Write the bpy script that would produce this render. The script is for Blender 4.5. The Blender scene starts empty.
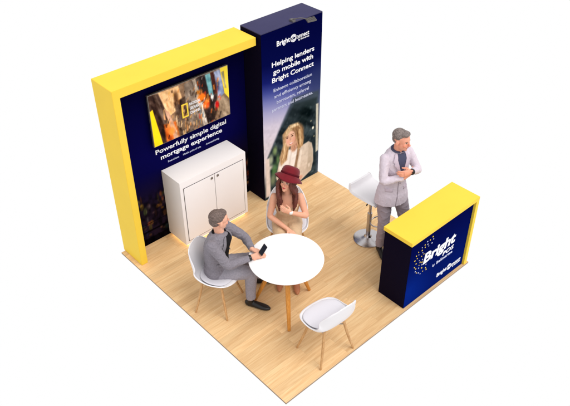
import bpy, bmesh, math, random
import numpy as np
from mathutils import Vector, Matrix, noise
from mathutils.bvhtree import BVHTree
from mathutils.geometry import delaunay_2d_cdt
PI = math.pi
random.seed(7)
scene = bpy.context.scene
COL = scene.collection
V = Vector

# ------------------------------------------------------------------ colour
def lin(c):
    return tuple(((v/255.0)/12.92 if v/255.0 <= 0.04045 else ((v/255.0+0.055)/1.055)**2.4) for v in c[:3])

def material(name, rgb, rough=0.5, spec=0.3, metal=0.0, bump=0.0, bscale=200.0, vary=0.0, vscale=6.0,
             attr=False, coat=0.0, sss=0.0, sheen=0.0, stretch=None, crease=0.0):
    m = bpy.data.materials.new(name); m.use_nodes = True
    nt = m.node_tree; b = nt.nodes['Principled BSDF']
    base = lin(rgb) if not attr else (1, 1, 1)
    b.inputs['Base Color'].default_value = (*base, 1)
    b.inputs['Roughness'].default_value = rough
    b.inputs['Specular IOR Level'].default_value = spec
    b.inputs['Metallic'].default_value = metal
    b.inputs['Coat Weight'].default_value = coat
    b.inputs['Sheen Weight'].default_value = sheen
    if sss:
        b.inputs['Subsurface Weight'].default_value = sss
        b.inputs['Subsurface Radius'].default_value = (0.012, 0.005, 0.003)
        b.inputs['Subsurface Scale'].default_value = 0.5
    tc = nt.nodes.new('ShaderNodeTexCoord')
    mp = nt.nodes.new('ShaderNodeMapping')
    nt.links.new(tc.outputs['Object'], mp.inputs['Vector'])
    if stretch: mp.inputs['Scale'].default_value = stretch
    src = None
    if attr:
        a = nt.nodes.new('ShaderNodeAttribute'); a.attribute_name = 'Col'; src = a.outputs['Color']
    if vary:
        n = nt.nodes.new('ShaderNodeTexNoise'); n.inputs['Scale'].default_value = vscale
        n.inputs['Detail'].default_value = 6
        nt.links.new(mp.outputs['Vector'], n.inputs['Vector'])
        r = nt.nodes.new('ShaderNodeMapRange')
        r.inputs['From Min'].default_value = 0.3; r.inputs['From Max'].default_value = 0.7
        r.inputs['To Min'].default_value = 1-vary; r.inputs['To Max'].default_value = 1+vary
        nt.links.new(n.outputs['Fac'], r.inputs['Value'])
        mx = nt.nodes.new('ShaderNodeVectorMath'); mx.operation = 'SCALE'
        if src: nt.links.new(src, mx.inputs[0])
        else: mx.inputs[0].default_value = base
        nt.links.new(r.outputs['Result'], mx.inputs['Scale'])
        src = mx.outputs['Vector']
    if src: nt.links.new(src, b.inputs['Base Color'])
    if crease:
        n3 = nt.nodes.new('ShaderNodeTexNoise'); n3.inputs['Scale'].default_value = crease; n3.inputs['Detail'].default_value = 4
        n3.noise_type = 'RIDGED_MULTIFRACTAL' if hasattr(n3, 'noise_type') else n3.noise_type
        n3.inputs['Distortion'].default_value = 0.8
        nt.links.new(tc.outputs['Object'], n3.inputs['Vector'])
        bq = nt.nodes.new('ShaderNodeBump'); bq.inputs['Strength'].default_value = 0.28; bq.inputs['Distance'].default_value = 0.006
        nt.links.new(n3.outputs['Fac'], bq.inputs['Height']); nt.links.new(bq.outputs['Normal'], b.inputs['Normal'])
    if bump:
        n2 = nt.nodes.new('ShaderNodeTexNoise'); n2.inputs['Scale'].default_value = bscale
        n2.inputs['Detail'].default_value = 3
        nt.links.new(mp.outputs['Vector'], n2.inputs['Vector'])
        bp = nt.nodes.new('ShaderNodeBump'); bp.inputs['Strength'].default_value = bump
        bp.inputs['Distance'].default_value = 0.004
        nt.links.new(n2.outputs['Fac'], bp.inputs['Height'])
        if crease: nt.links.new(bq.outputs['Normal'], bp.inputs['Normal'])
        nt.links.new(bp.outputs['Normal'], b.inputs['Normal'])
    return m

def wood(name, light, dark, along=(1, 8, 8), rough=0.45):
    m = bpy.data.materials.new(name); m.use_nodes = True
    nt = m.node_tree; b = nt.nodes['Principled BSDF']
    tc = nt.nodes.new('ShaderNodeTexCoord'); mp = nt.nodes.new('ShaderNodeMapping')
    mp.inputs['Scale'].default_value = along
    n = nt.nodes.new('ShaderNodeTexNoise'); n.inputs['Scale'].default_value = 12; n.inputs['Detail'].default_value = 7
    n.inputs['Distortion'].default_value = 0.6
    r = nt.nodes.new('ShaderNodeValToRGB')
    r.color_ramp.elements[0].position = 0.3; r.color_ramp.elements[0].color = (*lin(dark), 1)
    r.color_ramp.elements[1].position = 0.7; r.color_ramp.elements[1].color = (*lin(light), 1)
    nt.links.new(tc.outputs['Object'], mp.inputs['Vector']); nt.links.new(mp.outputs['Vector'], n.inputs['Vector'])
    nt.links.new(n.outputs['Fac'], r.inputs['Fac']); nt.links.new(r.outputs['Color'], b.inputs['Base Color'])
    b.inputs['Roughness'].default_value = rough; b.inputs['Specular IOR Level'].default_value = 0.3
    return m

def emissive(name, rgb, strength):
    m = bpy.data.materials.new(name); m.use_nodes = True
    b = m.node_tree.nodes['Principled BSDF']
    b.inputs['Base Color'].default_value = (*lin(rgb), 1)
    b.inputs['Emission Color'].default_value = (*lin(rgb), 1)
    b.inputs['Emission Strength'].default_value = strength
    return m

def floor_material():
    m = bpy.data.materials.new('oak_laminate'); m.use_nodes = True
    nt = m.node_tree; b = nt.nodes['Principled BSDF']; L = nt.links.new
    tc = nt.nodes.new('ShaderNodeTexCoord')
    br = nt.nodes.new('ShaderNodeTexBrick')
    br.offset = 0.37; br.offset_frequency = 2
    br.inputs['Scale'].default_value = 1.0
    br.inputs['Brick Width'].default_value = 0.92; br.inputs['Row Height'].default_value = 0.098
    br.inputs['Mortar Size'].default_value = 0.0009; br.inputs['Mortar Smooth'].default_value = 0.3
    br.inputs['Color1'].default_value = (0, 0, 0, 1); br.inputs['Color2'].default_value = (1, 1, 1, 1)
    br.inputs['Mortar'].default_value = (0.3, 0.3, 0.3, 1)
    L(tc.outputs['Object'], br.inputs['Vector'])
    # grain stretched along X, shifted per board
    sep = nt.nodes.new('ShaderNodeSeparateColor'); L(br.outputs['Color'], sep.inputs['Color'])
    mul = nt.nodes.new('ShaderNodeMath'); mul.operation = 'MULTIPLY'; mul.inputs[1].default_value = 7.0
    L(sep.outputs['Red'], mul.inputs[0])
    cmb = nt.nodes.new('ShaderNodeCombineXYZ'); L(mul.outputs[0], cmb.inputs['X']); L(mul.outputs[0], cmb.inputs['Z'])
    add = nt.nodes.new('ShaderNodeVectorMath'); add.operation = 'ADD'
    L(tc.outputs['Object'], add.inputs[0]); L(cmb.outputs[0], add.inputs[1])
    mp = nt.nodes.new('ShaderNodeMapping'); mp.inputs['Scale'].default_value = (0.9, 13, 1); L(add.outputs[0], mp.inputs['Vector'])
    n = nt.nodes.new('ShaderNodeTexNoise'); n.inputs['Scale'].default_value = 2.6; n.inputs['Detail'].default_value = 8
    n.inputs['Roughness'].default_value = 0.62; n.inputs['Distortion'].default_value = 0.5
    L(mp.outputs['Vector'], n.inputs['Vector'])
    r = nt.nodes.new('ShaderNodeValToRGB'); cr = r.color_ramp
    cr.elements[0].position = 0.28; cr.elements[0].color = (*lin(FLOOR[0]), 1)
    cr.elements[1].position = 0.72; cr.elements[1].color = (*lin(FLOOR[2]), 1)
    e = cr.elements.new(0.5); e.color = (*lin(FLOOR[1]), 1)
    L(n.outputs['Fac'], r.inputs['Fac'])
    mr = nt.nodes.new('ShaderNodeMapRange'); mr.inputs['To Min'].default_value = 0.90; mr.inputs['To Max'].default_value = 1.05
    L(sep.outputs['Red'], mr.inputs['Value'])
    sc = nt.nodes.new('ShaderNodeVectorMath'); sc.operation = 'SCALE'; L(r.outputs['Color'], sc.inputs[0]); L(mr.outputs['Result'], sc.inputs['Scale'])
    mix = nt.nodes.new('ShaderNodeMix'); mix.data_type = 'RGBA'
    fm = nt.nodes.new('ShaderNodeMath'); fm.operation = 'MULTIPLY'; fm.inputs[1].default_value = 0.5; L(br.outputs['Fac'], fm.inputs[0])
    L(fm.outputs[0], mix.inputs['Factor']); L(sc.outputs['Vector'], mix.inputs['A'])
    mix.inputs['B'].default_value = (*lin((150, 105, 62)), 1)
    L(mix.outputs['Result'], b.inputs['Base Color'])
    b.inputs['Roughness'].default_value = 0.42; b.inputs['Specular IOR Level'].default_value = 0.12
    bp = nt.nodes.new('ShaderNodeBump'); bp.inputs['Strength'].default_value = 0.12; bp.inputs['Distance'].default_value = 0.002
    L(n.outputs['Fac'], bp.inputs['Height']); L(bp.outputs['Normal'], b.inputs['Normal'])
    return m

# ------------------------------------------------------------------ objects
def tag(o, label=None, cat=None, group=None, kind=None):
    if label: o['label'] = label
    if cat: o['category'] = cat
    if group: o['group'] = group
    if kind: o['kind'] = kind
    return o
def empty(name, loc=(0, 0, 0), rz=0.0, **k):
    o = bpy.data.objects.new(name, None); COL.objects.link(o); o.location = loc; o.rotation_euler = (0, 0, rz)
    o.empty_display_size = 0.1
    return tag(o, **k)
def link(name, me, mat, parent=None, smooth=True, angle=None):
    me.name = name
    if mat is not None: me.materials.clear(); me.materials.append(mat)
    for p in me.polygons: p.use_smooth = smooth
    if angle and smooth:
        bm = bmesh.new(); bm.from_mesh(me)
        for e in bm.edges:
            if len(e.link_faces) == 2 and e.calc_face_angle(0) > angle: e.smooth = False
        bm.to_mesh(me); bm.free()
    o = bpy.data.objects.new(name, me); COL.objects.link(o)
    if parent: o.parent = parent
    return o
def from_bm(name, bm, mat, parent=None, smooth=True, angle=math.radians(35)):
    bmesh.ops.recalc_face_normals(bm, faces=bm.faces)
    me = bpy.data.meshes.new(name); bm.to_mesh(me); bm.free()
    return link(name, me, mat, parent, smooth, angle)
def bake(o, mods):
    for t, kw in mods:
        m = o.modifiers.new(t, t)
        for k, v in kw.items(): setattr(m, k, v)
    dg = bpy.context.evaluated_depsgraph_get()
    me = bpy.data.meshes.new_from_object(o.evaluated_get(dg))
    o.modifiers.clear(); old = o.data; o.data = me
    if old.users == 0: bpy.data.meshes.remove(old)
    return o

def box(bm, a, b, bev=0.0, M=None):
    t = bmesh.new(); bmesh.ops.create_cube(t, size=1)
    a, b = V(a), V(b); c = (a+b)/2; s = b-a
    for v in t.verts: v.co = V((v.co.x*abs(s.x)+c.x, v.co.y*abs(s.y)+c.y, v.co.z*abs(s.z)+c.z))
    if bev: bmesh.ops.bevel(t, geom=t.edges[:], offset=bev, segments=2, profile=0.7, affect='EDGES')
    if M: bmesh.ops.transform(t, matrix=M, verts=t.verts)
    me = bpy.data.meshes.new('t'); t.to_mesh(me); t.free(); bm.from_mesh(me); bpy.data.meshes.remove(me)
def box_obj(name, a, b, mat, parent=None, bev=0.0, M=None):
    bm = bmesh.new(); box(bm, a, b, bev, M); return from_bm(name, bm, mat, parent)

def spline(P, n):
    """resample a list of numpy rows with Catmull-Rom"""
    P = np.array(P, float); out = []
    k = len(P)
    for i in range(k-1):
        p0 = P[max(i-1, 0)]; p1 = P[i]; p2 = P[i+1]; p3 = P[min(i+2, k-1)]
        for j in range(n):
            t = j/n
            out.append(0.5*((2*p1)+(-p0+p2)*t+(2*p0-5*p1+4*p2-p3)*t*t+(-p0+3*p1-3*p2+p3)*t**3))
    out.append(P[-1]); return np.array(out)
def loft(bm, st, side=(1, 0, 0), n=24, cap=(1, 1), sub=4, sides=None):
    """st: rows x,y,z,ra,rb ; side = direction of ra"""
    st = [list(s) + ([s[3]] if len(s) == 4 else []) for s in st]
    R = spline(st, sub) if len(st) > 2 else np.array([np.array(st[0])+(np.array(st[-1])-np.array(st[0]))*t for t in np.linspace(0, 1, 5)])
    if sides is not None: S = spline(sides, sub)
    else: S = np.repeat([side], len(R), 0)
    rows = []
    c = R[:, :3]; T = np.gradient(c, axis=0)
    pre, post = [], []
    for end, idx, lst in ((0, 0, pre), (1, -1, post)):
        if cap[end] > 0:
            t = V(T[idx]).normalized() * (-1 if end == 0 else 1)
            ext = min(R[idx, 3], R[idx, 4])*cap[end]
            for a in (20, 45, 65, 80):
                a = math.radians(a)
                q = R[idx].copy(); q[:3] += np.array(t)*ext*math.sin(a); q[3:5] *= math.cos(a)
                lst.append((q, S[idx], T[idx]))
    allr = pre[::-1] + [(R[i], S[i], T[i]) for i in range(len(R))] + post
    rings = []
    for q, s, t in allr:
        t = V(t).normalized(); a = V(s); a = (a - t*a.dot(t))
        if a.length < 1e-5: a = t.orthogonal()
        a.normalize(); b = t.cross(a); p = V(q[:3])
        rings.append([bm.verts.new(p + a*q[3]*math.cos(2*PI*k/n) + b*q[4]*math.sin(2*PI*k/n)) for k in range(n)])
    for i in range(len(rings)-1):
        for k in range(n):
            bm.faces.new((rings[i][k], rings[i][(k+1) % n], rings[i+1][(k+1) % n], rings[i+1][k]))
    bm.faces.new(rings[0][::-1]); bm.faces.new(rings[-1])
    return rings
def ball(bm, c, r, M=None):
    t = Matrix.Translation(V(c)) @ (M or Matrix()) @ Matrix.Diagonal((*([r]*3 if isinstance(r, (int, float)) else r), 1))
    bmesh.ops.create_icosphere(bm, subdivisions=3, radius=1, matrix=t)
def lathe(bm, prof, n=48, M=None, close=True):
    rings = []
    for r, z in prof:
        rings.append([bm.verts.new((M or Matrix()) @ V((r*math.cos(2*PI*k/n), r*math.sin(2*PI*k/n), z))) for k in range(n)])
    for i in range(len(rings)-1):
        for k in range(n): bm.faces.new((rings[i][k], rings[i][(k+1) % n], rings[i+1][(k+1) % n], rings[i+1][k]))
    if close: bm.faces.new(rings[0][::-1]); bm.faces.new(rings[-1])
def sculpt(name, build, mat, parent, voxel=0.006, smooth=4, folds=None, color=None, flat0=False):
    """union of closed pieces -> one continuous skin"""
    bm = bmesh.new(); build(bm); bmesh.ops.recalc_face_normals(bm, faces=bm.faces)
    me = bpy.data.meshes.new(name); bm.to_mesh(me); bm.free()
    o = bpy.data.objects.new(name, me); COL.objects.link(o)
    bake(o, [('REMESH', dict(mode='VOXEL', voxel_size=voxel)), ('SMOOTH', dict(factor=0.5, iterations=smooth))])
    me = o.data
    if folds or flat0:
        nor = [v.normal.copy() for v in me.vertices]
        for v, nn in zip(me.vertices, nor):
            if folds: v.co += nn*folds(v.co)
            if flat0 and v.co.z < 0.002: v.co.z = 0.002
    if color: paint(me, color)
    me.name = name; me.materials.clear(); me.materials.append(mat)
    for p in me.polygons: p.use_smooth = True
    if parent: o.parent = parent
    return o
def paint(me, fn):
    a = me.color_attributes.new('Col', 'FLOAT_COLOR', 'POINT')
    n = len(me.vertices); co = np.empty(n*3); me.vertices.foreach_get('co', co); co = co.reshape(-1, 3)
    c = np.ones((n, 4)); c[:, :3] = fn(co); a.data.foreach_set('color', c.astype(np.float32).ravel())
def folds_fn(amp, freq, stretch=(1, 1, 1), seed=0.0):
    s = V((seed, seed*1.7, -seed))
    def f(p):
        q = V((p.x*stretch[0], p.y*stretch[1], p.z*stretch[2]))*freq + s
        a = noise.noise(q); b = noise.noise(q*2.3 + s)
        c = noise.noise(q*4.1 - s)
        return 0.5*amp*(1.5*(max(0, 1-abs(a)*2.6)**2.2-0.3) + 0.45*b + 0.55*(max(0, 1-abs(c)*3)**2-0.3))
    return f
def drape(name, poly, target, M, mat, parent, off=0.003, thick=0.004, step=0.012, flip=False):
    """poly in the plane (x,z) of frame M, dropped along -y of M onto target"""
    tr = BVHTree.FromPolygons([v.co.copy() for v in target.data.vertices], [list(p.vertices) for p in target.data.polygons])
    pts = []; n = len(poly)
    for i in range(n):
        a, b = V(poly[i]), V(poly[(i+1) % n]); k = max(1, int((b-a).length/step))
        pts += [a+(b-a)*j/k for j in range(k)]
    nb = len(pts)
    xs = [p.x for p in pts]; zs = [p.y for p in pts]
    def inside(x, y):
        c = False
        for i in range(nb):
            a, b = pts[i], pts[(i+1) % nb]
            if (a.y > y) != (b.y > y) and x < (b.x-a.x)*(y-a.y)/(b.y-a.y)+a.x: c = not c
        return c
    g = []
    x = min(xs)
    while x < max(xs):
        z = min(zs)
        while z < max(zs):
            if inside(x, z) and min((V((x, z))-p).length for p in pts) > step*0.5: g.append(V((x, z)))
            z += step
        x += step
    vs, es, fs, *_ = delaunay_2d_cdt(pts+g, [(i, (i+1) % nb) for i in range(nb)], [], 1, 1e-6)
    bm = bmesh.new(); bv = []; last = None
    d = (M.to_3x3() @ V((0, -1, 0))).normalized()
    for p in vs:
        o = M @ V((p[0], 0.6, p[1]))
        h = tr.ray_cast(o, d)
        if h[0] is None: co = M @ V((p[0], 0.0 if last is None else last, p[1]))
        else:
            co = h[0] - d*off; last = (M.inverted() @ co).y
        bv.append(bm.verts.new(co))
    for f in fs:
        try: bm.faces.new([bv[i] for i in f])
        except ValueError: pass
    bmesh.ops.recalc_face_normals(bm, faces=bm.faces)
    bm.faces.ensure_lookup_table()
    avg = V()
    for f in bm.faces: avg += f.normal
    if avg.dot(d) > 0: bmesh.ops.reverse_faces(bm, faces=bm.faces)
    me = bpy.data.meshes.new(name); bm.to_mesh(me); bm.free()
    o = link(name, me, mat, parent)
    bake(o, [('SOLIDIFY', dict(thickness=thick, offset=-1.0))])
    for p in o.data.polygons: p.use_smooth = True
    return o

def text_bm(bm, s, x0, x1, z, y, bold=0.0, depth=0.003, height=None, shear=0.0, align=None):
    """lettering facing -y whose baseline starts at x0 and ends at x1"""
    cu = bpy.data.curves.new('t', 'FONT'); cu.body = s; cu.size = 1; cu.offset = bold; cu.shear = shear
    cu.resolution_u = 3; cu.space_character = 0.97
    ob = bpy.data.objects.new('t', cu); COL.objects.link(ob)
    bpy.context.view_layer.update()
    me = bpy.data.meshes.new_from_object(ob.evaluated_get(bpy.context.evaluated_depsgraph_get()))
    bpy.data.objects.remove(ob); bpy.data.curves.remove(cu)
    xs = [v.co.x for v in me.vertices]; a, b = min(xs), max(xs)
    k = (x1-x0)/(b-a); kz = k if height is None else height/0.73
    for v in me.vertices:
        v.co = V((x0+(v.co.x-a)*k, y, z+v.co.y*kz))
    t = bmesh.new(); t.from_mesh(me)
    r = bmesh.ops.extrude_face_region(t, geom=t.faces[:])
    for g in r['geom']:
        if isinstance(g, bmesh.types.BMVert): g.co.y -= depth
    t.to_mesh(me); t.free(); bm.from_mesh(me); bpy.data.meshes.remove(me)

# ---------------------------------------------------- printed pictures as vertex colours
def sd_poly(P, X, Z):
    P = np.array(P); d = np.full(X.shape, 1e9); ins = np.zeros(X.shape, bool)
    for i in range(len(P)):
        a, b = P[i], P[(i+1) % len(P)]
        ex, ez = b-a; wx, wz = X-a[0], Z-a[1]
        t = np.clip((wx*ex+wz*ez)/(ex*ex+ez*ez+1e-12), 0, 1)
        d = np.minimum(d, np.hypot(wx-ex*t, wz-ez*t))
        c = ((a[1] > Z) != (b[1] > Z)) & (X < (b[0]-a[0])*(Z-a[1])/(b[1]-a[1]+1e-12)+a[0]); ins ^= c
    return np.where(ins, -d, d)
def layers_on(base, layers, X, Z):
    c = base.copy()
    for L in layers:
        if L[0] == 'p': sd = sd_poly(L[1], X, Z); col, soft = L[2], L[3]
        else:
            (cx, cz), rx, rz, col, soft = L[1:6]
            q = np.hypot((X-cx)/rx, (Z-cz)/rz); sd = (q-1)*min(rx, rz)
        w = np.clip(0.5-sd/(2*soft), 0, 1); w = w*w*(3-2*w)
        c = c*(1-w[:, None]) + np.array(col, float)*w[:, None]
    return c
def arr_lin(c):
    c = np.clip(c, 0, 255)/255.0
    return np.where(c <= 0.04045, c/12.92, ((c+0.055)/1.055)**2.4)
def grid_obj(name, x0, x1, z0, z1, y, step, fn, mat, parent, thick=0.004):
    nx = int((x1-x0)/step)+1; nz = int((z1-z0)/step)+1
    xs = np.linspace(x0, x1, nx); zs = np.linspace(z0, z1, nz)
    vs = [(x, y, z) for z in zs for x in xs]
    fs = [(j*nx+i, j*nx+i+1, (j+1)*nx+i+1, (j+1)*nx+i) for j in range(nz-1) for i in range(nx-1)]
    # a thin rim back to the board
    bot = [i for i in range(nx)]; top = [(nz-1)*nx+i for i in range(nx)]; le = [j*nx for j in range(nz)]; ri = [j*nx+nx-1 for j in range(nz)]
    loop = bot + ri[1:] + top[::-1][1:] + le[::-1][1:-1]
    k0 = len(vs); vs += [(vs[i][0], y+thick, vs[i][2]) for i in loop]
    n = len(loop)
    for i in range(n): fs.append((loop[(i+1) % n], loop[i], k0+i, k0+(i+1) % n))
    fs.append(tuple(k0+i for i in range(n-1, -1, -1)))
    me = bpy.data.meshes.new(name); me.from_pydata(vs, [], fs); me.update()
    paint(me, lambda co: arr_lin(fn(co[:, 0], co[:, 2])))
    return link(name, me, mat, parent, smooth=False)
def vnoise(X, Z, f, seed=0):
    r = np.random.RandomState(seed); G = r.rand(64, 64)
    x = (X*f) % 64; z = (Z*f) % 64; i = x.astype(int); j = z.astype(int); u = x-i; v = z-j
    u = u*u*(3-2*u); v = v*v*(3-2*v); i1 = (i+1) % 64; j1 = (j+1) % 64
    return (G[i % 64, j % 64]*(1-u)+G[i1, j % 64]*u)*(1-v)+(G[i % 64, j1]*(1-u)+G[i1, j1]*u)*v
POSTER = [('p', [(2.533, 1.407), (3.006, 1.348), (3.055, -0.523), (1.988, -0.229), (2.085, 0.682), (2.303, 1.052)], (62, 72, 84), 0.03), ('p', [(2.551, 1.312), (2.972, 1.255), (2.995, 0.02), (1.952, -0.209), (2.085, 0.682), (2.32, 1.03)], (38, 48, 52), 0.03), ('e', (2.771, 1.105), 0.12, 0.12, (20, 30, 32), 0.06), ('e', (2.718, 0.988), 0.1, 0.1, (28, 38, 40), 0.05), ('p', [(2.957, 1.155), (3.004, 1.152), (3.022, 0.388), (2.973, 0.376)], (196, 190, 172), 0.012), ('e', (2.911, 0.803), 0.018, 0.022, (245, 240, 215), 0.012), ('e', (2.869, 0.926), 0.012, 0.012, (140, 140, 120), 0.01), ('e', (2.934, 0.659), 0.012, 0.012, (150, 140, 110), 0.01), ('e', (2.21, 0.736), 0.035, 0.06, (128, 150, 100), 0.03), ('e', (2.137, 0.626), 0.035, 0.07, (170, 180, 150), 0.03), ('e', (2.196, 0.436), 0.05, 0.09, (82, 120, 72), 0.04), ('e', (2.261, 0.569), 0.03, 0.08, (95, 125, 80), 0.03), ('e', (2.166, 0.285), 0.05, 0.08, (120, 130, 100), 0.04), ('e', (2.117, 0.507), 0.04, 0.03, (205, 200, 185), 0.03), ('p', [(2.041, 0.671), (2.112, 0.67), (2.124, 0.033), (2.033, 0.046)], (226, 208, 198), 0.02), ('p', [(2.353, 0.64), (2.63, 0.596), (2.743, 0.611), (2.829, 0.619), (2.889, 0.564), (2.921, 0.45), (2.927, 0.261), (2.891, 0.104), (2.695, 0.024), (2.292, 0.051), (2.221, 0.291), (2.279, 0.512)], (214, 196, 178), 0.014), ('p', [(2.82, 0.61), (2.889, 0.564), (2.927, 0.261), (2.881, 0.109), (2.792, 0.117), (2.826, 0.341)], (190, 172, 152), 0.02), ('p', [(2.408, 0.663), (2.611, 0.605), (2.632, 0.397), (2.519, 0.18), (2.312, 0.179), (2.278, 0.43)], (240, 230, 222), 0.02), ('p', [(2.499, 0.59), (2.518, 0.589), (2.462, 0.275), (2.425, 0.243)], (214, 200, 190), 0.02), ('p', [(2.621, 0.584), (2.668, 0.563), (2.595, 0.246), (2.538, 0.222)], (150, 118, 92), 0.012), ('p', [(2.678, 0.542), (2.707, 0.537), (2.672, 0.277), (2.615, 0.202)], (236, 222, 206), 0.02), ('e', (2.581, 0.834), 0.15, 0.165, (134, 98, 68), 0.03), ('p', [(2.346, 0.927), (2.463, 1.016), (2.517, 0.775), (2.453, 0.643), (2.425, 0.493), (2.315, 0.446), (2.289, 0.588), (2.354, 0.751)], (190, 152, 112), 0.02), ('p', [(2.39, 0.783), (2.408, 0.775), (2.37, 0.551), (2.343, 0.531)], (228, 194, 148), 0.012), ('p', [(2.435, 0.699), (2.453, 0.691), (2.416, 0.53), (2.389, 0.51)], (158, 116, 76), 0.012), ('p', [(2.608, 0.987), (2.701, 0.886), (2.741, 0.726), (2.725, 0.603), (2.631, 0.563), (2.573, 0.718)], (178, 138, 96), 0.02), ('p', [(2.645, 0.909), (2.673, 0.882), (2.695, 0.681), (2.668, 0.612)], (216, 180, 134), 0.012), ('p', [(2.599, 0.897), (2.618, 0.889), (2.648, 0.669), (2.63, 0.645)], (128, 92, 62), 0.012), ('e', (2.555, 0.662), 0.065, 0.09, (204, 154, 126), 0.02), ('e', (2.488, 0.809), 0.088, 0.12, (228, 180, 152), 0.014), ('p', [(2.4, 0.935), (2.481, 1.024), (2.626, 1.003), (2.683, 0.894), (2.572, 0.932), (2.49, 0.928), (2.408, 0.853)], (204, 172, 130), 0.02), ('p', [(2.445, 0.978), (2.553, 1.002), (2.645, 0.964), (2.553, 0.971)], (226, 198, 158), 0.014), ('p', [(2.499, 0.958), (2.626, 0.956), (2.673, 0.897), (2.581, 0.889)], (150, 112, 76), 0.014), ('e', (2.453, 0.779), 0.03, 0.03, (232, 168, 144), 0.02), ('e', (2.554, 0.774), 0.03, 0.035, (226, 164, 140), 0.02), ('e', (2.432, 0.84), 0.017, 0.009, (78, 50, 42), 0.006), ('e', (2.523, 0.839), 0.017, 0.009, (78, 50, 42), 0.006), ('p', [(2.405, 0.867), (2.455, 0.868), (2.457, 0.859), (2.408, 0.856)], (130, 92, 70), 0.006), ('p', [(2.495, 0.871), (2.55, 0.868), (2.552, 0.858), (2.499, 0.861)], (130, 92, 70), 0.006), ('p', [(2.473, 0.841), (2.484, 0.836), (2.497, 0.78), (2.475, 0.783)], (206, 150, 126), 0.008), ('e', (2.503, 0.725), 0.034, 0.015, (196, 104, 94), 0.006), ('e', (2.503, 0.73), 0.026, 0.008, (250, 246, 242), 0.005), ('e', (2.655, 0.079), 0.07, 0.04, (215, 165, 140), 0.015), ('e', (2.772, 0.136), 0.04, 0.06, (202, 184, 166), 0.02), ('e', (2.849, 0.211), 0.012, 0.03, (226, 210, 195), 0.01)]
SCREEN = [('p', [(0.492, 2.18), (1.894, 2.196), (1.832, 1.11), (0.486, 1.269)], (138, 118, 104), 0.01), ('p', [(0.564, 2.067), (0.707, 2.051), (0.828, 1.628), (0.752, 1.372), (0.573, 1.396), (0.561, 1.867)], (64, 52, 54), 0.01), ('p', [(0.641, 2.051), (0.68, 2.049), (0.786, 1.631), (0.74, 1.597)], (96, 84, 82), 0.01), ('p', [(0.565, 1.868), (0.61, 1.886), (0.691, 1.388), (0.573, 1.39)], (246, 206, 52), 0.006), ('p', [(0.708, 2.063), (0.978, 2.052), (1.032, 1.799), (0.811, 1.715)], (230, 194, 156), 0.01), ('p', [(0.732, 1.64), (0.898, 1.626), (0.925, 1.381), (0.742, 1.405)], (206, 118, 66), 0.02), ('p', [(0.759, 1.84), (0.819, 1.777), (0.936, 1.348), (0.862, 1.338)], (186, 150, 132), 0.008), ('p', [(0.899, 1.863), (1.085, 1.896), (1.144, 1.358), (0.952, 1.355)], (84, 74, 72), 0.015), ('e', (0.932, 1.903), 0.03, 0.09, (110, 85, 70), 0.02), ('e', (0.975, 1.795), 0.03, 0.06, (60, 50, 52), 0.02), ('e', (1.028, 1.517), 0.06, 0.06, (120, 104, 92), 0.03), ('e', (1.074, 1.401), 0.05, 0.03, (70, 66, 66), 0.02), ('e', (0.828, 1.519), 0.04, 0.05, (236, 150, 84), 0.03), ('p', [(1.06, 2.047), (1.231, 2.062), (1.344, 1.401), (1.205, 1.374), (1.053, 1.603)], (124, 116, 112), 0.012), ('p', [(1.174, 2.057), (1.216, 2.055), (1.344, 1.401), (1.283, 1.398)], (182, 174, 166), 0.006), ('p', [(1.223, 2.052), (1.274, 2.06), (1.407, 1.417), (1.346, 1.414)], (66, 62, 66), 0.008), ('p', [(1.274, 2.06), (1.371, 2.064), (1.527, 1.785), (1.454, 1.426), (1.357, 1.424)], (58, 50, 56), 0.012), ('p', [(1.357, 2.056), (1.433, 2.055), (1.459, 1.736), (1.394, 1.783)], (122, 176, 188), 0.012), ('p', [(1.433, 2.055), (1.491, 2.048), (1.557, 1.746), (1.482, 1.761)], (84, 44, 34), 0.008), ('e', (1.291, 1.792), 0.06, 0.05, (228, 126, 50), 0.025), ('e', (1.347, 1.677), 0.05, 0.06, (214, 104, 48), 0.025), ('e', (1.5, 1.607), 0.03, 0.05, (204, 48, 50), 0.015), ('e', (1.435, 1.738), 0.018, 0.03, (240, 240, 240), 0.012), ('e', (1.255, 1.872), 0.04, 0.03, (190, 130, 70), 0.02), ('p', [(1.483, 2.051), (1.586, 2.054), (1.624, 1.721), (1.535, 1.659)], (142, 158, 194), 0.015), ('e', (1.536, 1.861), 0.02, 0.07, (90, 100, 130), 0.02), ('p', [(1.545, 1.696), (1.67, 1.718), (1.717, 1.363), (1.527, 1.368)], (150, 136, 122), 0.02), ('e', (1.447, 1.527), 0.05, 0.06, (70, 60, 56), 0.03), ('p', [(1.576, 2.07), (1.733, 2.068), (1.688, 1.629), (1.624, 1.721)], (242, 208, 84), 0.008), ('p', [(1.593, 2.012), (1.631, 2.012), (1.659, 1.776), (1.634, 1.786)], (150, 150, 120), 0.01)]
# ------------------------------------------------------------------ materials
FLOOR = [(206, 163, 114), (222, 184, 136), (232, 201, 155)]
M = {}
M['floor'] = floor_material()
M['edge'] = material('platform_edge', (150, 128, 108), 0.6, 0.2)
M['yellow'] = material('yellow_laminate', (236, 200, 68), 0.6, 0.15, vary=0.02, vscale=3, bump=0.03, bscale=300)
M['navy'] = material('navy_fabric', (12, 14, 62), 0.8, 0.1, bump=0.1, bscale=500)
M['darknavy'] = material('navy_side_panel', (13, 8, 28), 0.8, 0.04, bump=0.05, bscale=400)
M['towertop'] = material('navy_painted_sheen', (58, 56, 88), 0.75, 0.15, vary=0.05, bump=0.05, bscale=400)  # lighter than the navy sides: sheen on the tower top put into the colour
M['print'] = material('printed_graphic', (255, 255, 255), 0.85, 0.0, attr=True, bump=0.04, bscale=600)
M['screen'] = material('screen_image', (255, 255, 255), 0.35, 0.2, attr=True)
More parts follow.
